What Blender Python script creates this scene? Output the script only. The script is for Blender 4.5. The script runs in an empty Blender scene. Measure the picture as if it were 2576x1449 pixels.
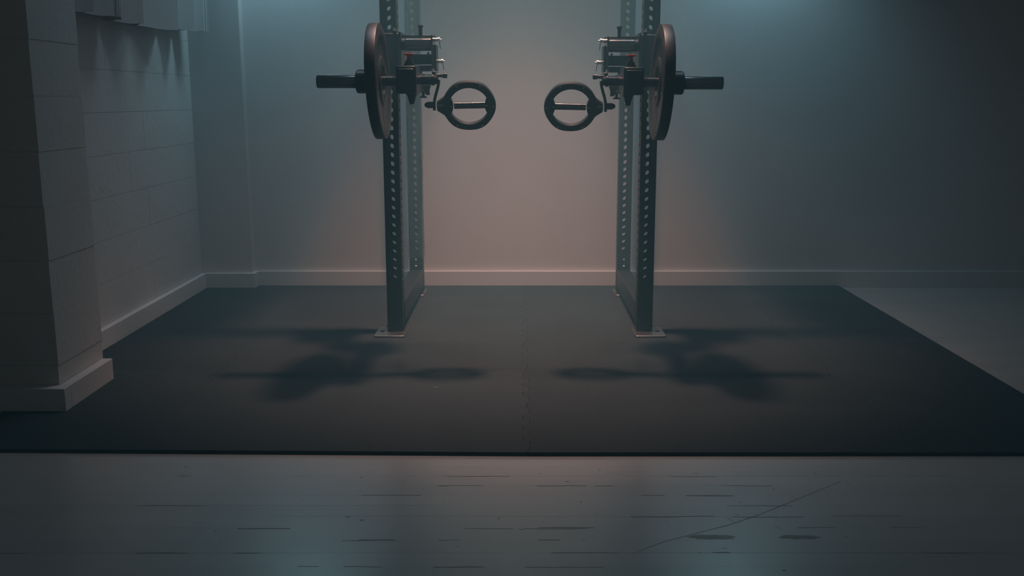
import bpy, bmesh, math, random
from mathutils import Vector, Matrix
random.seed(7)
PI = math.pi
sc = bpy.context.scene
C = sc.collection

# ------------------------------------------------------------------ camera
cd = bpy.data.cameras.new('camera')
cam = bpy.data.objects.new('camera', cd); C.objects.link(cam)
cd.sensor_width = 36.0
cd.lens = 2480.0 / 2576.0 * 36.0
cd.shift_x = -20.0 / 2576.0
cam.location = (0, 0, 1.02)
cam.rotation_euler = (PI/2 - math.radians(10.843), 0, 0)
cd.clip_start = 0.05
sc.camera = cam

# ------------------------------------------------------------------ view / world
sc.view_settings.view_transform = 'Standard'
sc.view_settings.look = 'None'
sc.view_settings.exposure = 0.0
sc.view_settings.gamma = 1.0
sc.view_settings.use_curve_mapping = False
w = bpy.data.worlds.new('world'); sc.world = w; w.use_nodes = True
bgn = w.node_tree.nodes['Background']
bgn.inputs[0].default_value = (0.68, 0.94, 1.0, 1)
bgn.inputs[1].default_value = 0.080

def lamp(name, kind, loc, energy, color, rot=(0, 0, 0), **kw):
    d = bpy.data.lights.new(name, kind)
    d.energy = energy; d.color = color
    for k, v in kw.items(): setattr(d, k, v)
    o = bpy.data.objects.new(name, d); C.objects.link(o)
    o.location = loc; o.rotation_euler = rot
    return o
# warm ceiling spot over the rack
key = lamp('ceiling_spot', 'SPOT', (0, 4.27, 3.28), 480, (1.0, 0.87, 0.84), (math.radians(0.3), 0, 0),
     spot_size=math.radians(62), spot_blend=1.0, shadow_soft_size=0.10)
key.scale = (1.04, 1.0, 1.0)      # oval beam, wider across the rack
tube = lamp('glint_strip', 'AREA', (0, 4.27, 3.30), 7, (1.0, 0.86, 0.80), (0, 0, 0),
     shape='RECTANGLE', size=1.1, size_y=0.07, spread=math.radians(70))  # added strip lamp, put in to draw glints along the metal cylinders
# two teal wall washers above the frame
for sx in (-1, 1):
    lamp('wall_washer', 'SPOT', (1.22 * sx, 5.22, 2.15), 37, (0.27, 0.72, 1.0),
         (math.radians(6), 0, 0), spot_size=math.radians(125), spot_blend=0.9, shadow_soft_size=0.12)
    lamp('haze_fill', 'SPOT', (0.85 * sx, 4.15, 2.95), 38, (0.26, 0.65, 1.0),
         (0, 0, 0), spot_size=math.radians(110), spot_blend=1.0, shadow_soft_size=0.25)  # added teal fill pair, put in to light the haze

# ------------------------------------------------------------------ materials
def mat(name, color, rough=0.5, metal=0.0, spec=0.5, bump=0.0, bscale=40.0, var=0.0, vscale=3.0, objvar=0.0, stretch=None, detail=3.0, coat=0.0):
    m = bpy.data.materials.new(name); m.use_nodes = True
    nt = m.node_tree; b = nt.nodes['Principled BSDF']
    b.inputs['Base Color'].default_value = (*color, 1)
    b.inputs['Roughness'].default_value = rough
    b.inputs['Metallic'].default_value = metal
    b.inputs['Specular IOR Level'].default_value = spec
    b.inputs['Coat Weight'].default_value = coat; b.inputs['Coat Roughness'].default_value = 0.19
    tc = nt.nodes.new('ShaderNodeTexCoord')
    mp = nt.nodes.new('ShaderNodeMapping')
    geo = nt.nodes.new('ShaderNodeNewGeometry')
    nt.links.new(geo.outputs['Position'], mp.inputs['Vector'])
    if stretch: mp.inputs['Scale'].default_value = stretch
    if var > 0 or objvar > 0:
        n = nt.nodes.new('ShaderNodeTexNoise'); n.inputs['Scale'].default_value = vscale; n.inputs['Detail'].default_value = 5
        nt.links.new(mp.outputs[0], n.inputs['Vector'])
        mr = nt.nodes.new('ShaderNodeMapRange')
        mr.inputs['From Min'].default_value = 0.3; mr.inputs['From Max'].default_value = 0.7
        mr.inputs['To Min'].default_value = 1 - var; mr.inputs['To Max'].default_value = 1 + var
        nt.links.new(n.outputs['Fac'], mr.inputs['Value'])
        oi = nt.nodes.new('ShaderNodeObjectInfo')
        mr2 = nt.nodes.new('ShaderNodeMapRange')
        mr2.inputs['To Min'].default_value = 1 - objvar; mr2.inputs['To Max'].default_value = 1 + objvar
        nt.links.new(oi.outputs['Random'], mr2.inputs['Value'])
        mu = nt.nodes.new('ShaderNodeMath'); mu.operation = 'MULTIPLY'
        nt.links.new(mr.outputs[0], mu.inputs[0]); nt.links.new(mr2.outputs[0], mu.inputs[1])
        vm = nt.nodes.new('ShaderNodeVectorMath'); vm.operation = 'SCALE'
        vm.inputs[0].default_value = color
        nt.links.new(mu.outputs[0], vm.inputs['Scale'])
        nt.links.new(vm.outputs[0], b.inputs['Base Color'])
    if bump > 0:
        n2 = nt.nodes.new('ShaderNodeTexNoise'); n2.inputs['Scale'].default_value = bscale; n2.inputs['Detail'].default_value = detail
        nt.links.new(mp.outputs[0], n2.inputs['Vector'])
        bp = nt.nodes.new('ShaderNodeBump'); bp.inputs['Strength'].default_value = bump; bp.inputs['Distance'].default_value = 0.01
        nt.links.new(n2.outputs['Fac'], bp.inputs['Height'])
        nt.links.new(bp.outputs[0], b.inputs['Normal'])
    return m

M = {}
M['wall']   = mat('painted_plaster', (0.60, 0.59, 0.58), 0.72, spec=0.25, bump=0.05, bscale=90, var=0.02, vscale=2)
M['block']  = mat('painted_block', (0.58, 0.57, 0.56), 0.70, spec=0.3, bump=0.22, bscale=28, var=0.03, vscale=5, detail=6)
M['mortar'] = mat('painted_mortar', (0.50, 0.49, 0.48), 0.8, spec=0.2, bump=0.1)
M['trim']   = mat('painted_trim', (0.62, 0.635, 0.635), 0.45, spec=0.4, bump=0.02, var=0.02)
M['ceil']   = mat('painted_ceiling', (0.30, 0.30, 0.30), 0.8, spec=0.2, bump=0.05)
M['floor']  = mat('floor_paint', (0.52, 0.50, 0.49), 0.29, spec=1.0, bump=0.03, bscale=14, var=0.07, vscale=3, objvar=0.03, stretch=(0.35, 2.2, 1), coat=1.0)
M['gap']    = mat('plank_gap', (0.06, 0.06, 0.06), 0.8, spec=0.1, var=0.1)
M['scuff']  = mat('worn_paint', (0.28, 0.275, 0.27), 0.36, spec=0.7, var=0.2, vscale=40)
M['scratch'] = mat('light_scratch', (0.55, 0.55, 0.55), 0.6, spec=0.3, var=0.1)
M['rubber'] = mat('rubber_mat', (0.033, 0.044, 0.048), 0.74, spec=0.15, bump=0.25, bscale=260, var=0.06, vscale=4, objvar=0.14)
M['steel']  = mat('powder_coated_steel', (0.016, 0.018, 0.019), 0.45, spec=0.4, bump=0.05, bscale=400, var=0.1)
M['steelb'] = mat('dark_steel', (0.009, 0.011, 0.012), 0.36, spec=0.25, var=0.1)
M['chrome'] = mat('chrome', (0.85, 0.83, 0.80), 0.30, metal=1.0, var=0.03)
M['zinc']   = mat('brushed_zinc', (0.36, 0.365, 0.36), 0.35, metal=1.0, var=0.08, vscale=40)
M['platem'] = mat('bumper_rubber', (0.018, 0.019, 0.021), 0.45, spec=0.45, bump=0.02, bscale=120, var=0.06)
M['red']    = mat('red_knob', (0.42, 0.02, 0.025), 0.35, spec=0.5, var=0.05)
M['grip']   = mat('polished_grip', (0.13, 0.13, 0.13), 0.17, metal=1.0, var=0.05)
M['paper']  = mat('white_sheet', (0.62, 0.62, 0.62), 0.6, spec=0.3, bump=0.1, bscale=9, var=0.03)
M['letter'] = mat('plate_lettering', (0.07, 0.07, 0.07), 0.5, var=0.1)
def film_mat():
    m = bpy.data.materials.new('clear_film'); m.use_nodes = True
    nt = m.node_tree; nt.nodes.clear()
    out = nt.nodes.new('ShaderNodeOutputMaterial')
    tr = nt.nodes.new('ShaderNodeBsdfTransparent'); tr.inputs[0].default_value = (0.93, 0.93, 0.93, 1)
    gl = nt.nodes.new('ShaderNodeBsdfGlossy'); gl.inputs['Roughness'].default_value = 0.15
    gl.inputs[0].default_value = (0.9, 0.88, 0.86, 1)
    df = nt.nodes.new('ShaderNodeBsdfTranslucent'); df.inputs[0].default_value = (0.7, 0.68, 0.66, 1)
    n = nt.nodes.new('ShaderNodeTexNoise'); n.inputs['Scale'].default_value = 14; n.inputs['Detail'].default_value = 3
    geo = nt.nodes.new('ShaderNodeNewGeometry'); mp = nt.nodes.new('ShaderNodeMapping'); mp.inputs['Scale'].default_value = (3, 3, 0.5)
    nt.links.new(geo.outputs['Position'], mp.inputs['Vector']); nt.links.new(mp.outputs[0], n.inputs['Vector'])
    bp = nt.nodes.new('ShaderNodeBump'); bp.inputs['Strength'].default_value = 0.8; bp.inputs['Distance'].default_value = 0.02
    nt.links.new(n.outputs['Fac'], bp.inputs['Height']); nt.links.new(bp.outputs[0], gl.inputs['Normal'])
    m1 = nt.nodes.new('ShaderNodeMixShader'); m1.inputs[0].default_value = 0.35
    nt.links.new(gl.outputs[0], m1.inputs[1]); nt.links.new(df.outputs[0], m1.inputs[2])
    m2 = nt.nodes.new('ShaderNodeMixShader'); m2.inputs[0].default_value = 0.40
    nt.links.new(tr.outputs[0], m2.inputs[1]); nt.links.new(m1.outputs[0], m2.inputs[2])
    nt.links.new(m2.outputs[0], out.inputs['Surface'])
    return m
M['film'] = film_mat()

# ------------------------------------------------------------------ helpers
def obj(name, bm, m, parent=None, smooth=True, kind=None, label=None, bevel=0.0):
    bmesh.ops.recalc_face_normals(bm, faces=bm.faces[:])
    me = bpy.data.meshes.new(name); bm.to_mesh(me); bm.free()
    me.materials.append(m)
    o = bpy.data.objects.new(name, me); C.objects.link(o)
    if smooth:
        me.shade_smooth()
        try: me.set_sharp_from_angle(angle=math.radians(35))
        except Exception: pass
    if bevel > 0:
        md = o.modifiers.new('bevel', 'BEVEL'); md.width = bevel; md.segments = 2; md.limit_method = 'ANGLE'; md.angle_limit = math.radians(40)
    if parent is not None: o.parent = parent
    if kind: o['kind'] = kind
    if label: o['label'] = label
    return o
def box(bm, x0, x1, y0, y1, z0, z1):
    r = bmesh.ops.create_cube(bm, size=1.0)
    for v in r['verts']:
        v.co = Vector(((x0+x1)/2 + v.co.x*(x1-x0), (y0+y1)/2 + v.co.y*(y1-y0), (z0+z1)/2 + v.co.z*(z1-z0)))
    return r['verts']
def B(*a):
    bm = bmesh.new(); box(bm, *a); return bm
def lathe(bm, prof, origin, axis, n=32):
    """prof: list of (t, r) along axis from origin"""
    ax = Vector(axis).normalized()
    up = Vector((0, 0, 1)) if abs(ax.z) < 0.9 else Vector((0, 1, 0))
    u = ax.cross(up).normalized(); v = ax.cross(u).normalized()
    o = Vector(origin); rings = []
    for t, r in prof:
        if r <= 1e-6:
            rings.append([bm.verts.new(o + ax*t)])
        else:
            rings.append([bm.verts.new(o + ax*t + (u*math.cos(2*PI*k/n) + v*math.sin(2*PI*k/n))*r) for k in range(n)])
    for a, b in zip(rings[:-1], rings[1:]):
        for k in range(n):
            k2 = (k+1) % n
            if len(a) == 1 and len(b) == 1: continue
            if len(a) == 1: bm.faces.new((a[0], b[k], b[k2]))
            elif len(b) == 1: bm.faces.new((a[k], b[0], a[k2]))
            else: bm.faces.new((a[k], b[k], b[k2], a[k2]))
    return bm
def L(prof, origin, axis, n=32):
    bm = bmesh.new(); lathe(bm, prof, origin, axis, n); return bm
def cyl(a, b, r, n=24, ch=0.0):
    a = Vector(a); b = Vector(b); d = (b-a).length
    c = min(ch, r*0.9)
    return [(0, 0), (0, r-c), (c, r), (d-c, r), (d, r-c), (d, 0)] if c > 0 else [(0, 0), (0, r), (d, r), (d, 0)]
def cylb(bm, a, b, r, n=24, ch=0.0):
    return lathe(bm, cyl(a, b, r, n, ch), a, Vector(b)-Vector(a), n)
def CY(a, b, r, n=24, ch=0.0):
    bm = bmesh.new(); cylb(bm, a, b, r, n, ch); return bm
def prism(bm, pts, y0, y1, plane='xz'):
    """closed outline extruded"""
    def mk(p, t):
        if plane == 'xz': return Vector((p[0], t, p[1]))
        if plane == 'xy': return Vector((p[0], p[1], t))
        return Vector((t, p[0], p[1]))
    a = [bm.verts.new(mk(p, y0)) for p in pts]; b = [bm.verts.new(mk(p, y1)) for p in pts]
    n = len(pts)
    bm.faces.new(a); bm.faces.new(b[::-1])
    for k in range(n): bm.faces.new((a[k], a[(k+1) % n], b[(k+1) % n], b[k]))
    return bm
def sweep(bm, pts, hw, hd):
    """flat strap of rectangular section swept in the xz plane; hw half width in plane, hd half depth in y"""
    rings = []
    for i, p in enumerate(pts):
        p = Vector(p)
        t = (Vector(pts[min(i+1, len(pts)-1)]) - Vector(pts[max(i-1, 0)])).normalized()
        nrm = Vector((t.z, 0, -t.x))
        rings.append([bm.verts.new(p + nrm*sx*hw + Vector((0, sy*hd, 0))) for sx, sy in ((-1, -1), (1, -1), (1, 1), (-1, 1))])
    for a, b in zip(rings[:-1], rings[1:]):
        for k in range(4): bm.faces.new((a[k], b[k], b[(k+1) % 4], a[(k+1) % 4]))
    bm.faces.new(rings[0]); bm.faces.new(rings[-1][::-1])
    return bm
def helix(bm, a, b, R, r, turns, seg=14, n=6):
    a = Vector(a); b = Vector(b); ax = (b-a).normalized()
    up = Vector((0, 0, 1)); u = ax.cross(up).normalized(); v = ax.cross(u).normalized()
    N = int(turns*seg); rings = []
    for i in range(N+1):
        th = 2*PI*i/seg; c = a + (b-a)*i/N + (u*math.cos(th)+v*math.sin(th))*R
        e1 = (u*math.cos(th)+v*math.sin(th)); e2 = ax
        rings.append([bm.verts.new(c + (e1*math.cos(2*PI*k/n) + e2*math.sin(2*PI*k/n))*r) for k in range(n)])
    for p, q in zip(rings[:-1], rings[1:]):
        for k in range(n): bm.faces.new((p[k], q[k], q[(k+1) % n], p[(k+1) % n]))
    bm.faces.new(rings[0]); bm.faces.new(rings[-1][::-1])
    return bm
def thing(name, label, cat, loc=(0, 0, 0), group=None):
    o = bpy.data.objects.new(name, None); C.objects.link(o); o.location = loc
    o.empty_display_size = 0.1
    o['label'] = label; o['category'] = cat
    if group: o['group'] = group
    return o
def tag(o, label, cat, group=None, kind=None):
    o['label'] = label; o['category'] = cat
    if group: o['group'] = group
    if kind: o['kind'] = kind
    return o
def shift(bm, loc):
    v = -Vector(loc)
    for x in bm.verts: x.co += v
    return bm

# ------------------------------------------------------------------ the setting
WY = 5.365          # back wall plane
LX = -1.735         # left wall plane
MT = 0.011          # mat thickness
ZC = 3.7
XR = 4.2

floor = obj('floor', B(-2.4, XR+0.1, -0.6, WY+0.1, -0.06, -0.014), M['gap'], kind='structure', smooth=False)
# painted floor planks running left to right
plank_me = bpy.data.meshes.new('plank')
bm = bmesh.new(); box(bm, -0.5, 0.5, -0.5, 0.5, -1, 0)
bm.to_mesh(plank_me); bm.free(); plank_me.materials.append(M['floor'])
PW = 0.067
def plank(x0, x1, y0, y1, dz=0.0):
    o = bpy.data.objects.new('plank', plank_me); C.objects.link(o)
    o.location = ((x0+x1)/2, (y0+y1)/2, dz); o.scale = (x1-x0, y1-y0, 0.014+dz)
    o.parent = floor
    return o
y = 2.571 - PW*14
gaps = {}
row = 0
while y < WY - 0.01:
    y1 = min(y+PW, WY-0.002)
    if y1 < 2.80:
        xs, xe = -2.35, 2.7
    else:
        xs, xe = 1.60, XR
    x = xs - random.uniform(0.0, 0.9)
    while x < xe:
        ln = random.uniform(0.75, 1.5)
        a, b = max(x, xs), min(x+ln, xe)
        if b-a > 0.03:
            g = random.choice((0.0, 0.0, 0.0, 0.0002, 0.0003, 0.0008))
            plank(a+0.0001, b-0.0001, y+g, y1-0.0001, random.uniform(-0.00025, 0.0))
        x += ln
    y += PW; row += 1
# the part of the floor that lies under the mats
obj('floor_underlay', B(-2.35, 1.60, 2.79, WY-0.002, -0.014, -0.0005), M['floor'], floor, smooth=False)

# worn marks on the painted planks
def decal(name, pts, m, z=0.0004):
    bm = bmesh.new()
    a = [bm.verts.new((p[0], p[1], z)) for p in pts]; b = [bm.verts.new((p[0], p[1], -0.0003)) for p in pts]
    n = len(pts); bm.faces.new(a); bm.faces.new(b[::-1])
    for k in range(n): bm.faces.new((a[k], a[(k+1) % n], b[(k+1) % n], b[k]))
    return obj(name, bm, m, floor, smooth=False)
def streak(name, path, wd, m):
    up, dn = [], []
    for i, p in enumerate(path):
        p = Vector(p); t = (Vector(path[min(i+1, len(path)-1)]) - Vector(path[max(i-1, 0)])).normalized()
        nn = Vector((-t.y, t.x)); k = wd*(0.35 + 0.65*math.sin(PI*(i+0.4)/(len(path)-0.2)))
        up.append(p+nn*k); dn.append(p-nn*k)
    return decal(name, [tuple(v) for v in up] + [tuple(v) for v in dn[::-1]], m)
def blob(name, cx, cy, rx, ry, m, seed=0, n=22):
    rr = random.Random(seed)
    return decal(name, [(cx+rx*math.cos(2*PI*k/n)*rr.uniform(0.8, 1.08), cy+ry*math.sin(2*PI*k/n)*rr.uniform(0.65, 1.1)) for k in range(n)], m)

def bbx(name, *a): return obj(name, B(*a), M['trim'], kind='structure', bevel=0.0015)

wall_back = obj('wall_back', B(LX-0.2, XR+0.1, WY, WY+0.12, -0.05, ZC), M['wall'], kind='structure', smooth=False)
ceiling = obj('ceiling', B(-2.4, XR+0.1, 1.2, WY+0.1, ZC, ZC+0.1), M['ceil'], kind='structure', smooth=False)
wall_right = obj('wall_right', B(XR, XR+0.1, 1.2, WY+0.1, -0.05, ZC), M['wall'], kind='structure', smooth=False)
# left wall of painted concrete blocks
wall_left = obj('wall_left', B(LX-0.2, LX-0.0015, 1.2, WY, -0.05, ZC), M['mortar'], kind='structure', smooth=False)
def block(parent, x0, x1, y0, y1, z0, z1, m=None):
    bm = B(x0, x1, y0, y1, z0, z1)
    return obj('block', bm, m or M['block'], parent, smooth=False)
CP = 0.1752; Z0 = 0.265 - 2*CP
k = 0
z = Z0
while z < 1.9:
    off = 0.0 if k % 2 else 0.19
    yy = WY - off if off else WY
    y1 = WY
    while y1 > 3.25:
        y0 = yy - 0.38 if y1 == WY and off else y1 - 0.38
        y0 = max(y0 if y0 < y1 else y1-0.38, 3.2)
        zz0 = max(z+0.0008, -0.01)
        if z + CP > 0.02:
            r = random.uniform(-0.0004, 0.0004)
            block(wall_left, LX-0.09, LX+r, y0+0.0001, y1-0.0001, zz0, z+CP-0.0008)
        y1 = y0
    z += CP; k += 1
# pilaster: stacked blocks standing proud of the left wall
pil = obj('wall_left_pilaster', B(-1.80, -1.5325, 3.163, 3.500, -0.01, 2.9), M['mortar'], kind='structure', smooth=False)
z = 0.154 - CP
while z < 2.7:
    r = random.uniform(-0.0015, 0.0015)
    block(pil, -1.80, -1.53+r, 3.160+random.uniform(-0.001, 0.001), 3.508, max(z+0.0005, 0.0), z+CP-0.0005)
    z += CP
# chip and scab on the pilaster
bm = bmesh.new()
lathe(bm, [(0, 0.013), (0.002, 0.010), (0.0035, 0.004), (0.004, 0)], (-1.5325, 3.335, 0.222), (1, 0, 0), 12)
obj('paint_blister', bm, M['block'], pil)
# vertical pier at the left end of the back wall
obj('wall_pier', B(LX-0.05, -1.462, 5.300, WY+0.01, -0.01, ZC), M['wall'], kind='structure', bevel=0.003)
# baseboards
bbx('baseboard_back', -1.462, XR, 5.345, WY, 0.0, 0.090)
bbx('baseboard_pier', -1.711, -1.440, 5.278, 5.300, 0.0, 0.090)
bbx('baseboard_pier_return', -1.462, -1.440, 5.2995, 5.346, 0.0, 0.090)
bbx('baseboard_left', LX-0.004, -1.708, 3.508, 5.2995, 0.0, 0.088)
bbx('baseboard_pilaster', -1.53, -1.494, 3.1585, 3.500, 0.0, 0.087)
bbx('baseboard_pilaster_front', -2.0, -1.494, 3.112, 3.158, 0.0, 0.087)

# ------------------------------------------------------------------ rubber mat tiles
mat_root = thing('rubber_floor_mat', 'large dark rubber floor mat of interlocking tiles under the rack', 'mat')
xb = [-1.706, -1.140, 0.020, 1.165, 1.757]
yb = [2.727, 3.169, 3.608, 4.042, 4.452, 4.900, 5.342]
def jig(c, lo, hi, pitch, amp):
    """points along a seam from lo to hi; returns list of (t, offset)"""
    n = max(2, int(round((hi-lo)/pitch))); st = (hi-lo)/n; out = []
    for i in range(n):
        s = amp if i % 2 else -amp
        t0 = lo + i*st
        f = 0.12 if 0 < i else 0.0; g = 0.12 if i < n-1 else 0.0
        out += [(t0+st*f, s if 0 < i < n-1 else s*0.0), (t0+st*(0.06 if s else 0.12)+0, s if 0 < i < n-1 else 0.0)] if False else [(t0+st*0.10, s), (t0+st*0.90, s)]
    out = out[2:-2]
    return [(lo, 0.0)] + out + [(hi, 0.0)]
def seam(axis, idx, a, b):
    """seam polyline as xy points between grid lines a..b"""
    if axis == 'x':                      # seam at x = xb[idx], running along y
        if idx in (0, len(xb)-1): return [(xb[idx], a), (xb[idx], b)]
        return [(xb[idx]+o, t) for t, o in jig(0, a, b, 0.052, 0.011)]
    if idx in (0, len(yb)-1): return [(a, yb[idx]), (b, yb[idx])]
    return [(t, yb[idx]+o) for t, o in jig(0, a, b, 0.056, 0.011)]
for i in range(len(xb)-1):
    for j in range(len(yb)-1):
        s = seam('y', j, xb[i], xb[i+1])
        e = seam('x', i+1, yb[j], yb[j+1])
        n_ = seam('y', j+1, xb[i], xb[i+1])[::-1]
        w_ = seam('x', i, yb[j], yb[j+1])[::-1]
        pts = s[:-1] + e[:-1] + n_[:-1] + w_[:-1]
        cx = sum(p[0] for p in pts)/len(pts); cy = sum(p[1] for p in pts)/len(pts)
        # cut back where the pilaster stands
        q = []
        for p in pts:
            g = 0.0002
            px = p[0] + (0.0006 if p[0] < cx else -0.0006); py = p[1] + (0.0002 if p[1] < cy else -0.0002)
            if j == 0 and p[1] < 2.73: py = 2.727 + max(0.0, -p[0])*0.019
            q.append((px, py))
        if i == 0 and j == 0:
            pass
        bm = bmesh.new()
        h = MT
        prism(bm, q, 0.0005, h, 'xy')
        if j in (0, 1, 2):
            pass
        obj('mat_tile', bm, M['rubber'], mat_root, smooth=False)
streak('scuff_mark', [(-0.01, 0), (0, 0), (0.01, 0)], 0.001, M['scratch']).location = (-0.30, 3.385, MT+0.0008)
bpy.data.objects['scuff_mark'].parent = mat_root

# ------------------------------------------------------------------ power rack
rack = thing('power_rack', 'dark steel power rack with four perforated uprights on the rubber mat', 'rack', (0, 4.67, MT))
RL = rack.location
def R(name, bm, m, parent=rack, base=None, **kw):
    return obj(name, shift(bm, RL if base is None else base), m, parent, **kw)
US = 0.070; HP = 0.0378; HR = 0.0120
def perforated_tube(z0, z1, zh, holes_to):
    """square tube centred on x=y=0 with a hole every HP on all four faces"""
    bm = bmesh.new(); hw = US/2; c = 0.004; fw = hw-c; t = 0.004
    def P(side, u, z, d=0.0):
        r = hw-d
        return {0: (u, -r, z), 1: (r, u, z), 2: (-u, r, z), 3: (-r, -u, z)}[side]
    first = zh - HP/2
    n = int((holes_to-first)/HP)
    N = 16
    # square perimeter points matched to hole angles
    def sq(th, hx, hz):
        cx, cz = math.cos(th), math.sin(th); s = min(hx/abs(cx) if abs(cx) > 1e-9 else 1e9, hz/abs(cz) if abs(cz) > 1e-9 else 1e9)
        return cx*s, cz*s
    angs = [2*PI*k/N for k in range(N)]
    ca = math.atan2(HP/2, fw)
    angs = sorted(angs + [ca, PI-ca, PI+ca, 2*PI-ca])
    for side in range(4):
        for k in range(n):
            zc = first + HP*(k+0.5)
            o_, i_, l_ = [], [], []
            for th in angs:
                a, b = sq(th, fw, HP/2)
                o_.append(bm.verts.new(P(side, a, zc+b)))
                i_.append(bm.verts.new(P(side, HR*math.cos(th), zc+HR*math.sin(th))))
                l_.append(bm.verts.new(P(side, HR*math.cos(th), zc+HR*math.sin(th), t)))
            for q in range(len(angs)):
                r = (q+1) % len(angs)
                bm.faces.new((o_[q], o_[r], i_[r], i_[q])); bm.faces.new((i_[q], i_[r], l_[r], l_[q]))
        for za, zb in ((z0, first), (first+HP*n, z1)):
            v = [bm.verts.new(P(side, *p)) for p in ((-fw, za), (fw, za), (fw, zb), (-fw, zb))]
            bm.faces.new(v)
        # rounded corner
        a0 = P(side, fw, 0); 
        nx = P((side+1) % 4, -fw, 0)
        mid = ((a0[0]+nx[0])/2, (a0[1]+nx[1])/2)
        ln = math.hypot(*mid); mid = (mid[0]*(1+0.0012/ln), mid[1]*(1+0.0012/ln))
        for p, q in ((a0, (mid[0], mid[1])), ((mid[0], mid[1]), nx)):
            v = [bm.verts.new((p[0], p[1], z0)), bm.verts.new((q[0], q[1], z0)), bm.verts.new((q[0], q[1], z1)), bm.verts.new((p[0], p[1], z1))]
            bm.faces.new(v)
    # cap
    bm.faces.new([bm.verts.new((x*fw, y_*fw, z1)) for x, y_ in ((-1, -1), (1, -1), (1, 1), (-1, 1))])
    bmesh.ops.remove_doubles(bm, verts=bm.verts[:], dist=0.00005)
    return bm
UZ = 2.30
zb_ = 0.019
up_me = None
ux = 0.546
fy, ry = 4.25, 5.155
bolt_me = None
def dark_bolt(name, x, yf, z, r, h, parent, m='steelb', hexa=True, sy=1.0):
    bm = bmesh.new()
    lathe(bm, [(0, r*0.5), (0, r), (h*0.7, r), (h, r*0.75), (h, 0)], (0, 0, 0), (0, -1, 0), 6 if hexa else 16)
    for v in bm.verts: v.co.z *= sy; v.co += Vector((x, yf, z))
    return R(name, bm, M[m], parent, smooth=False)
for (sx, yy) in ((-1, fy), (1, fy), (-1, ry), (1, ry)):
    zh = 0.257 if yy == fy else 0.246
    bm = perforated_tube(zb_, UZ, zh, 2.2)
    for v in bm.verts: v.co.x += sx*ux; v.co.y += yy
    up = R('upright', bm, M['steel'], smooth=True)
    # foot plate offset outward, with a fixing slot
    bm = bmesh.new()
    xa, xb_ = (0.4975, 0.630); y0, y1 = yy-0.12, yy+0.05
    if yy == ry: y0, y1 = yy-0.122, yy+0.05
    pts = []
    rc = 0.008
    for (cx, cy, a0) in ((xa+rc, y0+rc, PI), (xb_-rc, y0+rc, 1.5*PI), (xb_-rc, y1-rc, 0), (xa+rc, y1-rc, 0.5*PI)):
        for q in range(4): pts.append((cx+rc*math.cos(a0+q*PI/6), cy+rc*math.sin(a0+q*PI/6)))
    pts = [(p[0]*sx, p[1]) for p in pts]
    prism(bm, pts, MT, zb_, 'xy')
    fp = R('foot_plate', bm, M['zinc'], bevel=0.0015, label='bare metal foot plate')
    R('anchor_bolt', L([(0, 0.009), (0.002, 0.009), (0.004, 0.006), (0.004, 0)], (0.603*sx, yy-0.035, zb_), (0, 0, 1), 12), M['steelb'], fp)
    if yy == fy:
        dark_bolt('bolt', sx*ux, yy-US/2, 0.171, 0.010, 0.0045, up, sy=1.9, hexa=False)
        dark_bolt('bolt', sx*ux, yy-US/2, 0.118, 0.007, 0.003, up, hexa=False)
        dark_bolt('bolt', sx*ux, yy-US/2, 0.073, 0.009, 0.0045, up, sy=2.3, hexa=False)
    # small laser-cut position marks beside every second hole
    bm = bmesh.new()
    for q in range(1, 46, 2):
        zz = zh + HP*q + 0.016
        lathe(bm, [(0, 0.0016), (0.0005, 0.0016), (0.0005, 0)], (sx*ux + 0.0165, yy-US/2, zz), (0, -1, 0), 6)
    R('hole_marking', bm, M['letter'], up, smooth=False, kind='stuff')
for sx in (-1, 1):
    x0, x1 = sorted((sx*0.511, sx*0.581))
    R('crossmember', B(x0, x1, fy+US/2+0.006, ry-US/2-0.006, 0.047, 0.138), M['steel'], bevel=0.004)
    for (ya, yb2) in ((fy+US/2, fy+US/2+0.006), (ry-US/2-0.006, ry-US/2)):
        fl = R('flange_plate', B(x0+0.001, x1-0.001, ya, yb2, 0.03, 0.172), M['steelb'], bevel=0.001)
    for zz in (0.155,):
        R('flange_bolt', L([(0, 0.0085), (0.006, 0.0085), (0.008, 0.006), (0.008, 0)], (sx*ux, ry-US/2-0.006, zz), (0, -1, 0), 6), M['zinc'], fl, smooth=False)
    R('flange_bolt', L([(0, 0.007), (0.008, 0.007), (0.010, 0.004), (0.010, 0)], (sx*ux, ry-US/2, 0.190), (0, -1, 0), 6), M['zinc'], fl, smooth=False)
    # upper side beam with gusset panel
    R('side_beam', B(x0, x1, fy+US/2, ry-US/2, 2.00, 2.07), M['steel'], bevel=0.004)
    R('gusset_panel', B(sx*ux-0.004, sx*ux+0.004, fy+US/2, ry-US/2, 2.07, 2.26), M['steelb'])
R('rear_beam', B(-0.511, 0.511, ry-US/2+0.002, ry+US/2-0.002, 2.19, 2.26), M['steel'], bevel=0.004)

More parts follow.
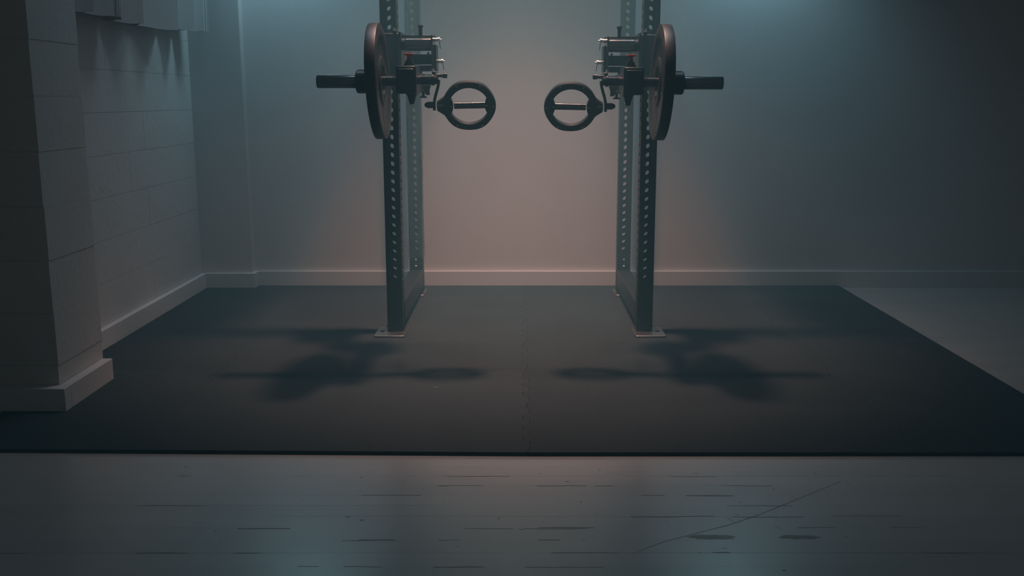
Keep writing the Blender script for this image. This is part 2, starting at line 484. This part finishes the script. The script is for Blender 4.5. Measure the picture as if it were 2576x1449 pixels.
# clear film wrapped round the left rear upright
bm = bmesh.new(); rr = random.Random(3)
nz, nu = 70, 20
rings = []
for i in range(nz+1):
    zz = 0.20 + (2.05-0.20)*i/nz; ring = []
    for q in range(nu):
        th = 2*PI*q/nu
        cx, cy = math.cos(th), math.sin(th); s = 0.0385/max(abs(cx), abs(cy))
        s = min(s, 0.050)
        s += 0.0035*math.sin(zz*9+th*2) + rr.uniform(-0.0012, 0.0012) + 0.003*math.sin(th*5+zz*4)
        ring.append(bm.verts.new((-ux+cx*max(s, 0.0375/max(abs(cx), abs(cy))), ry+cy*max(s, 0.0375/max(abs(cx), abs(cy))), zz)))
    rings.append(ring)
for a, b in zip(rings[:-1], rings[1:]):
    for q in range(nu): bm.faces.new((a[q], a[(q+1) % nu], b[(q+1) % nu], b[q]))
R('plastic_film', bm, M['film'], label='wrinkled clear plastic film')

# ------------------------------------------------------------------ arms, plates and ring handles
BY, BZ = 3.78, 1.085
def build_side(s):
    """s = -1 left, +1 right. coordinates given with xx = distance from the centre line"""
    side = 'left' if s < 0 else 'right'
    oth = 'behind the weight plate'
    dz = 0.0 if s < 0 else -0.005
    arm = thing('jammer_arm', f'black steel jammer arm with rollers on the {side} front upright', 'exercise arm', (s*0.43, 3.95, BZ+dz), 'jammer arms on the rack')
    base = Vector(arm.location)
    def Q(name, bm, m, parent=None, **kw):
        for v in bm.verts:
            v.co.x *= s; v.co.z += dz
        return obj(name, shift(bm, base), M[m], parent or arm, **kw)
    # head block with raised cap
    hb = Q('head_block', B(0.382, 0.457, 3.705, 3.86, 1.040, 1.141), 'steelb', bevel=0.007)
    Q('end_cap', B(0.389, 0.450, 3.698, 3.705, 1.047, 1.130), 'steelb', hb, bevel=0.005)
    Q('arm_tube', B(0.384, 0.455, 3.86, 4.125, 1.046, 1.120), 'steel', bevel=0.004)
    # taper pin below
    bm = bmesh.new(); lathe(bm, [(0, 0), (0, 0.021), (0.006, 0.021), (0.007, 0.017), (0.036, 0.0095), (0.040, 0.009), (0.040, 0)], (0.406, 3.77, 1.041), (0, 0, -1), 20)
    Q('lower_pin', bm, 'steelb')
    # pull pin on top with the red disc
    bm = bmesh.new(); lathe(bm, [(0, 0), (0, 0.020), (0.008, 0.020), (0.010, 0.016), (0.017, 0.016), (0.020, 0.010), (0.024, 0.010), (0.024, 0)], (0.411, 3.75, 1.141), (0, 0, 1), 18)
    pp = Q('pull_pin', bm, 'darkmetal', smooth=True)
    Q('pin_stem', CY((0.411, 3.75, 1.163), (0.411, 3.75, 1.181), 0.008, 16), 'red', pp)
    Q('pin_knob', L([(0, 0), (0, 0.015), (0.0015, 0.0185), (0.005, 0.0185), (0.0065, 0.015), (0.0065, 0)], (0.411, 3.75, 1.180), (0, 0, 1), 24), 'red', pp, label='red disc knob')
    # sleeve: shaft through head block outward
    bm = bmesh.new(); cylb(bm, (0.457, BY, 1.087), (0.60, BY, 1.087), 0.0185, 24)
    Q('axle_shaft', bm, 'steelb')
    bm = bmesh.new(); helix(bm, (0.460, BY, 1.087), (0.508, BY, 1.087), 0.0195, 0.0017, 9)
    Q('outer_spring', bm, 'darkmetal')
    sl = Q('sleeve', L([(0, 0), (0, 0.0248), (0.148, 0.0248), (0.150, 0.0235), (0.150, 0.020), (0.146, 0.019), (0.146, 0)], (0.611, BY, BZ), (1, 0, 0), 40), 'sleevem')
    Q('sleeve_collar', L([(0, 0), (0, 0.038), (0.003, 0.042), (0.017, 0.042), (0.019, 0.044), (0.055, 0.044), (0.060, 0.040), (0.060, 0.025), (0.066, 0.025)], (0.5525, BY, BZ), (1, 0, 0), 40), 'steelb')
    # inner threaded shaft and spring
    bm = bmesh.new()
    lathe(bm, [(0, 0), (0, 0.016), (0.010, 0.016), (0.011, 0.019), (0.016, 0.019), (0.017, 0.0175), (0.050, 0.0175), (0.052, 0.021), (0.060, 0.021), (0.061, 0.018), (0.068, 0.016), (0.074, 0.010), (0.076, 0)], (0.382, BY, 1.091), (-1, 0, 0), 28)
    Q('inner_shaft', bm, 'steelb')
    bm = bmesh.new(); helix(bm, (0.365, BY, 1.091), (0.333, BY, 1.091), 0.0190, 0.0016, 7)
    Q('inner_spring', bm, 'darkmetal')
    Q('shaft_nut', L([(0, 0), (0, 0.020), (0.006, 0.020), (0.007, 0.018), (0.007, 0)], (0.326, BY, 1.091), (-1, 0, 0), 6), 'darkmetal', smooth=False)
    Q('stop_bolt', L([(0, 0), (0, 0.007), (0.034, 0.007), (0.034, 0.010), (0.050, 0.010), (0.051, 0.008), (0.051, 0)], (0.330, 3.87, 1.109), (-1, 0, 0), 16), 'darkmetal')
    Q('stop_bracket', B(0.318, 0.332, 3.80, 3.95, 1.095, 1.122), 'steelb', bevel=0.002)
    # curved hanger strap and swivel bolt
    pts = []
    for q in range(13):
        t = q/12.0
        pts.append((0.304 + 0.018*(0.5-0.5*math.cos(PI*min(1, t*1.25))), BY-0.005, 1.092 - 0.114*t))
    bm = bmesh.new(); sweep(bm, pts, 0.0048, 0.013)
    Q('hanger_strap', bm, 'steelb', bevel=0.001)
    Q('swivel_bolt', L([(0, 0), (0, 0.010), (0.010, 0.012), (0.030, 0.012), (0.032, 0.010), (0.038, 0.008), (0.041, 0.004), (0.042, 0)], (0.318, BY-0.005, 0.9985), (1, 0, 0), 20), 'steelb')
    # carriage: clamp on the upright, rollers, plates and pins
    cl = Q('carriage_clamp', B(0.482, 0.592, 4.125, 4.212, 1.060, 1.283), 'steel', bevel=0.003)
    Q('clamp_plate', B(0.474, 0.482, 4.03, 4.30, 1.060, 1.283), 'steelb', bevel=0.001)
    Q('clamp_bolt', L([(0, 0), (0, 0.0045), (0.005, 0.0045), (0.005, 0)], (0.556, 4.125, 1.232), (0, -1, 0), 8), 'chrome', cl)
    Q('corner_roller', L([(0, 0), (0, 0.008), (0.002, 0.0105), (0.014, 0.0105), (0.016, 0.008), (0.016, 0)], (0.513, 4.10, 1.286), (-1, 0, 0), 20), 'steelb')
    Q('corner_screw', CY((0.507, 4.09, 1.297), (0.507, 4.09, 1.303), 0.003, 10), 'chrome')
    Q('top_plate', B(0.340, 0.500, 4.048, 4.12, 1.264, 1.270), 'steelb', bevel=0.001)
    Q('tie_bolt', CY((0.478, 4.0, 1.150), (0.478, 4.0, 1.262), 0.0042, 14), 'gloss')
    def roller(name, xa, xb, yy, zz, r, m='steelb'):
        bm = bmesh.new(); lathe(bm, [(0, 0), (0, r*0.93), (0.002, r), (xb-xa-0.002, r), (xb-xa, r*0.93), (xb-xa, 0)], (xa, yy, zz), (1, 0, 0), 48)
        return Q(name, bm, m)
    roller('upper_roller', 0.352, 0.455, 4.045, 1.235, 0.0265, 'gloss')
    roller('upper_roller_hub', 0.455, 0.472, 4.045, 1.235, 0.0245)
    roller('lower_roller', 0.352, 0.440, 4.045, 1.176, 0.0200)
    for xx in (0.440, 0.366):
        Q('roller_bracket', B(xx-0.003, xx+0.003, 4.03, 4.06, 1.185, 1.204), 'steelb')
    Q('rear_knob', L([(0, 0), (0, 0.012), (0.004, 0.012), (0.004, 0)], (0.385, 4.16, 1.196), (0, 0, 1), 16), 'red', label='small red knob behind the rollers')
    Q('side_plate', B(0.3435, 0.3495, 3.99, 4.12, 1.140, 1.268), 'darkmetal', bevel=0.001)
    Q('outer_side_plate', B(0.331, 0.3405, 4.00, 4.10, 1.130, 1.232), 'steelb', bevel=0.001)
    for (xa, xb, zz, ln) in ((0.343, 0.318, 1.252, 0.030), (0.331, 0.306, 1.168, 0.028)):
        hp = Q('hitch_pin', L([(0, 0), (0, 0.0072), (xa-xb-0.006, 0.0072), (xa-xb-0.006, 0.0098), (xa-xb, 0.0098), (xa-xb+0.001, 0.0035), (xa-xb+0.007, 0.0035), (xa-xb+0.008, 0)], (xa, 4.03, zz), (-1, 0, 0), 18), 'chrome', label='bright hitch pin')
        Q('hitch_clip', CY((xb+0.002, 4.03, zz-0.006), (xb-0.002, 4.03, zz-0.006-ln), 0.0016, 8), 'zinc', hp)
    Q('adjuster_post', CY((0.396, 4.05, 1.266), (0.396, 4.05, 1.300), 0.0072, 16), 'steelb')
    Q('adjuster_head', L([(0, 0), (0, 0.007), (0.003, 0.0105), (0.010, 0.0105), (0.013, 0.006), (0.013, 0)], (0.396, 4.05, 1.298), (0, 0, 1), 16), 'steelb')
    # small bracket and downward pin under the carriage
    Q('lower_plate', B(0.352, 0.395, 4.0, 4.10, 1.130, 1.152), 'steelb', bevel=0.001)
    bm = bmesh.new(); prism(bm, [(0.350, 1.079), (0.392, 1.079), (0.384, 1.064), (0.378, 1.050), (0.372, 1.036), (0.357, 1.036), (0.358, 1.056)], 3.97, 3.99)
    Q('latch_bracket', bm, 'steel')
    Q('latch_pin', L([(0, 0), (0, 0.006), (0.018, 0.006), (0.022, 0.012), (0.024, 0.016), (0.027, 0.016), (0.028, 0)], (0.383, 3.98, 1.052), (0, 0, -1), 18), 'reddark')
    Q('rail_bracket', B(0.392, 0.474, 4.03, 4.05, 1.060, 1.150), 'steelb')
    # ---- weight plate
    PR = 0.2135
    pl = thing('weight_plate', f'thick black rubber bumper plate loaded on the {side} sleeve', 'weight plate', (s*0.531, BY, BZ+dz), 'bumper plates on the arms')
    bx = Vector(pl.location)
    def W(name, bm, m, parent=None, **kw):
        for v in bm.verts: v.co.x *= s; v.co.z += dz
        return obj(name, shift(bm, bx), M[m], parent or pl, **kw)
    T = 0.039
    prof = [(0.004, 0.0255), (0.004, 0.052), (0.001, 0.056), (0.0, 0.062), (0.0, 0.088), (0.006, 0.096), (0.006, 0.158), (0.0, 0.168), (0.0, PR-0.004), (0.001, PR-0.001), (0.003, PR)]
    prof = prof + [(T-t, r) for t, r in prof[::-1]]
    bm = bmesh.new(); lathe(bm, prof + [prof[0]], (0.5115, BY, BZ), (1, 0, 0), 96)
    W('plate_disc', bm, 'platem')
    W('steel_hub', L([(0, 0.0252), (0, 0.050), (T-0.003, 0.050), (T-0.003, 0.0252), (0, 0.0252)], (0.5130, BY, BZ), (1, 0, 0), 48), 'darkmetal')
    # worn lettering dashes pressed in both bands of the inner face
    bm = bmesh.new()
    rr2 = random.Random(11)
    for (a0, a1, nn) in ((math.radians(150), math.radians(205), 13), (math.radians(-35), math.radians(25), 14)):
        for q in range(nn):
            if rr2.random() < 0.12: continue
            th = a0 + (a1-a0)*q/(nn-1)
            for rad in (0.118, 0.132):
                cyy = BY + math.cos(th)*rad; czz = BZ + math.sin(th)*rad
                hwid = 0.0022; hl = 0.0055
                e = Vector((0, math.cos(th), math.sin(th))); f_ = Vector((0, -math.sin(th), math.cos(th)))
                cc = Vector((0.5168, cyy, czz))
                vs = [bm.verts.new(cc+e*hl*a+f_*hwid*b+Vector((d, 0, 0))) for d in (0, 0.001) for a, b in ((-1, -1), (1, -1), (1, 1), (-1, 1))]
                for fc in ((0, 1, 2, 3), (7, 6, 5, 4), (0, 4, 5, 1), (1, 5, 6, 2), (2, 6, 7, 3), (3, 7, 4, 0)): bm.faces.new([vs[g] for g in fc])
    W('raised_lettering', bm, 'letter', kind='stuff', smooth=False)
    pl.rotation_euler = (0, s*math.radians(2.2), 0)
    # ---- ring handle
    rh = thing('ring_handle', f'black steel ring handle with straight grip hanging below the {side} arm', 'handle', (s*0.1915, BY-0.005, 0.9975+dz), 'ring handles on the arms')
    rh.scale = (1, 1, 0.95); rh.rotation_euler = (math.radians(19), math.radians(1.2)*(-s)*-1, 0)
    def G(name, bm, m, parent=None, **kw):
        for v in bm.verts: v.co.x *= s
        return obj(name, bm, M[m], parent or rh, **kw)
    bm = bmesh.new()
    NO = 96; Ro, Ri, hd = 0.1010, 0.0745, 0.0140
    def rout(th):
        # seven facets softened plus the lug towards +x (outer side)
        k = 6; a = (th - math.radians(2)) % (2*PI/k) - PI/k
        r = Ro*(0.952/ math.cos(min(abs(abs(a)-PI/k), PI/k)*0.55)) if False else Ro*(0.990 + 0.010*math.cos(k*(th-math.radians(2)))**1)
        lug = 0.0
        dth = (th+PI) % (2*PI) - PI
        ad = abs(dth)
        if ad < 0.13: return 0.1205/math.cos(dth)
        if ad < 0.38:
            t = (ad-0.13)/0.25; return (0.1205/math.cos(0.13))*(1-t) + r*t - 0.003*math.sin(PI*t)
        return r
    outf, outb, inf_, inb = [], [], [], []
    for q in range(NO):
        th = 2*PI*q/NO; ro = rout(th)
        c_, s_ = math.cos(th), math.sin(th)
        outf.append([bm.verts.new((c_*(ro-0.003), -hd, s_*(ro-0.003))), bm.verts.new((c_*ro, -hd+0.003, s_*ro)), bm.verts.new((c_*ro, hd-0.003, s_*ro)), bm.verts.new((c_*(ro-0.003), hd, s_*(ro-0.003))),
                     bm.verts.new((c_*(Ri+0.0015), hd, s_*(Ri+0.0015))), bm.verts.new((c_*Ri, hd-0.0015, s_*Ri)), bm.verts.new((c_*Ri, -hd+0.0015, s_*Ri)), bm.verts.new((c_*(Ri+0.0015), -hd, s_*(Ri+0.0015)))])
    for q in range(NO):
        a, b = outf[q], outf[(q+1) % NO]
        for e in range(8): bm.faces.new((a[e], b[e], b[(e+1) % 8], a[(e+1) % 8]))
    G('ring_frame', bm, 'ringm')
    G('grip', L([(0, 0), (0, 0.0135), (0.116, 0.0135), (0.116, 0)], (-0.060, 0, 0), (1, 0, 0), 32), 'grip', label='polished straight grip')
    # end lenses of the grip: circular segments filling the inner ring
    for e in (-1, 1):
        bm = bmesh.new(); pts = []
        for q in range(13):
            th = math.radians(-22 + 44*q/12.0); pts.append((e*Ri*math.cos(th)*1.0, Ri*math.sin(th)))
        for q in range(9):
            t = 22 - 44*q/8.0
            pts.append((e*(0.0595 + 0.0060*(abs(t)/22.0)**2 ), Ri*math.sin(math.radians(t))*0.93))
        prism(bm, pts, -0.0125, 0.0125)
        gb = G('grip_bracket', bm, 'steelb')
        G('bracket_screw', L([(0, 0.0027), (0.0012, 0.0027), (0.0018, 0.0018), (0.0018, 0)], (e*0.0665, -0.0125, 0.001), (0, -1, 0), 10), 'chrome', gb)
    for ang in (62, 118, 182, 240, 300):
        th = math.radians(ang)
        G('ring_screw', L([(0, 0.0034), (0.0010, 0.0032), (0.0020, 0.0024), (0.0026, 0.0012), (0.0028, 0)], (0.0925*math.cos(th)*1.0, -hd, 0.0925*math.sin(th)), (0, -1, 0), 10), 'chrome')
    lg = G('swivel_block', L([(0, 0.0135), (0.006, 0.0150), (0.012, 0.0135), (0.018, 0.010), (0.018, 0)], (0.103, 0, 0), (1, 0, 0), 20), 'steelb')
    for q in range(4):
        G('lug_screw', L([(0, 0.0022), (0.002, 0.0018), (0.002, 0)], (0.100+0.0045*q, -0.0140-0.001*(q % 2), 0.008-0.002*(q % 2)), (0, -0.8, 0.6), 8), 'chrome', lg)

M['gloss'] = mat('polished_black_roller', (0.15, 0.148, 0.145), 0.16, metal=1.0, var=0.03)
M['darkmetal'] = mat('black_oxide_metal', (0.10, 0.10, 0.10), 0.20, metal=1.0, var=0.05)
M['sleevem'] = mat('black_sleeve_finish', (0.10, 0.10, 0.105), 0.24, metal=1.0, var=0.05)
M['reddark'] = mat('dark_red_knob', (0.10, 0.015, 0.018), 0.4, var=0.05)
M['ringm'] = mat('black_ring_coating', (0.020, 0.021, 0.023), 0.38, spec=0.5, bump=0.03, bscale=300, var=0.06)
build_side(-1)
build_side(1)

# ------------------------------------------------------------------ folded white sheets high on the left wall
fs = thing('folded_sheet_screen', 'white accordion-folded sheets hung high on the left block wall', 'wall panel', (-1.70, 4.5, 1.35))
def sheet(ya, xa, yb, xb, z0a, z0b, th=0.005, name='sheet_panel', bow=0.004, top=2.3):
    bm = bmesh.new(); n = 8
    d = Vector((xb-xa, yb-ya)).normalized(); nn = Vector((-d.y, d.x))*th/2
    cols = []
    for q in range(n+1):
        t = q/n; px = xa+(xb-xa)*t; py = ya+(yb-ya)*t
        bw = bow*math.sin(PI*t); zb = z0a+(z0b-z0a)*t + 0.003*math.sin(t*7)
        p = Vector((px, py)) + Vector((-d.y, d.x))*bw
        col = []
        for zz, cv in ((zb, 0), (zb+0.12, 0.002), (zb+0.4, 0.0), (top, 0.0)):
            col.append((bm.verts.new((p.x+nn.x+cv, p.y+nn.y, zz)), bm.verts.new((p.x-nn.x+cv, p.y-nn.y, zz))))
        cols.append(col)
    for a, b in zip(cols[:-1], cols[1:]):
        for i in range(3):
            bm.faces.new((a[i][0], b[i][0], b[i+1][0], a[i+1][0])); bm.faces.new((a[i][1], a[i+1][1], b[i+1][1], b[i][1]))
        bm.faces.new((a[0][0], a[0][1], b[0][1], b[0][0])); bm.faces.new((a[3][0], b[3][0], b[3][1], a[3][1]))
    for c_ in (cols[0], cols[-1]):
        for i in range(3): bm.faces.new((c_[i][0], c_[i+1][0], c_[i+1][1], c_[i][1]))
    return obj(name, shift(bm, fs.location), M['paper'], fs, smooth=True)
XR_, XV = -1.597, -1.715
ridges = [(3.60, 0), (3.82, 1), (4.02, 1), (4.045, 2), (4.07, 2), (4.095, 2), (4.306, 1), (4.757, 1), (5.0, 1), (5.135, 1), (5.16, 2), (5.185, 2), (5.21, 2)]
for q, ((ya, ka), (yb_, kb)) in enumerate(zip(ridges[:-1], ridges[1:])):
    zz = 1.342 + 0.012*(ya-4.0) - (0.012 if 4.08 < ya < 4.32 else 0)
    tight = kb == 2
    yv = ya + (yb_-ya)*(0.5 if tight else 0.42)
    xv = -1.655 if tight else XV
    jx = 0.004*math.sin(q*2.3)
    sheet(ya, XR_+jx, yv, xv, zz, zz+0.006, th=0.0035, name='sheet_fold' if tight else 'sheet_panel', bow=-0.003)
    sheet(yv, xv, yb_-0.002, XR_+0.004*math.sin((q+1)*2.3), zz+0.006, zz+0.002, th=0.0035, name='sheet_fold' if tight else 'sheet_panel', bow=0.006 if not tight else 0.001)
obj('hanging_rail', shift(B(LX+0.001, -1.60, 3.58, 5.25, 2.30, 2.325), fs.location), M['trim'], fs, smooth=False)

# ------------------------------------------------------------------ floor scuffs and scratches (small details)
def path(pts): return [(a, b) for a, b in pts]
streak('floor_scratch', [(0.255, 2.095), (0.29, 2.125), (0.345, 2.165), (0.43, 2.21), (0.52, 2.26), (0.60, 2.315), (0.70, 2.395), (0.80, 2.475), (0.87, 2.53)], 0.0011, M['scuff'])
blob('worn_patch', 0.455, 2.185, 0.058, 0.015, M['scuff'], 1)
blob('worn_patch', 0.66, 2.185, 0.050, 0.012, M['scuff'], 2)
for (x, y, dx, dy) in ((0.71, 2.44, 0.015, -0.05), (0.515, 2.30, 0.012, -0.035), (0.62, 2.25, 0.008, -0.02), (0.96, 2.09, 0.012, -0.04), (-0.72, 2.12, 0.02, 0.04), (2.20, 4.55, 0.10, -0.08)):
    streak('light_scratch', [(x, y), (x+dx*0.5, y+dy*0.5), (x+dx, y+dy)], 0.0009, M['scratch'])
rr3 = random.Random(21)
for q in range(46):
    n_ = rr3.randrange(0, 11); yy = 2.571 - PW*n_ + rr3.uniform(-0.004, 0.003)
    if yy < 1.95: continue
    xx = rr3.gauss(0.1, 0.62)
    if abs(xx) > 1.6: continue
    ln = rr3.uniform(0.012, 0.09)
    streak('paint_chip', [(xx-ln, yy), (xx-ln*0.4, yy+rr3.uniform(-0.002, 0.002)), (xx+ln*0.4, yy+rr3.uniform(-0.002, 0.002)), (xx+ln, yy)], rr3.uniform(0.0006, 0.0019), M['scuff'])
for q in range(30):
    blob('paint_chip', rr3.gauss(0.1, 0.6), rr3.uniform(1.98, 2.65), rr3.uniform(0.002, 0.006), rr3.uniform(0.001, 0.003), M['scuff'], q, 8)

# ------------------------------------------------------------------ haze in the air
hm = bpy.data.materials.new('haze'); hm.use_nodes = True
nt = hm.node_tree; nt.nodes.clear()
o_ = nt.nodes.new('ShaderNodeOutputMaterial'); vs = nt.nodes.new('ShaderNodeVolumeScatter')
vs.inputs['Density'].default_value = 0.15; vs.inputs['Color'].default_value = (0.32, 0.80, 1.0, 1); vs.inputs['Anisotropy'].default_value = 0.1  # haze itself is neutral; teal light is put into the scatter colour
nt.links.new(vs.outputs[0], o_.inputs['Volume'])
hz = obj('haze', B(LX-0.15, XR+0.05, 0.4, WY+0.05, -0.05, ZC-0.01), hm, smooth=False)
tag(hz, 'thin haze hanging in the air of the room, teal light put into its colour', 'haze', kind='stuff')
sc.cycles.volume_bounces = 0
sc.cycles.volume_step_rate = 4
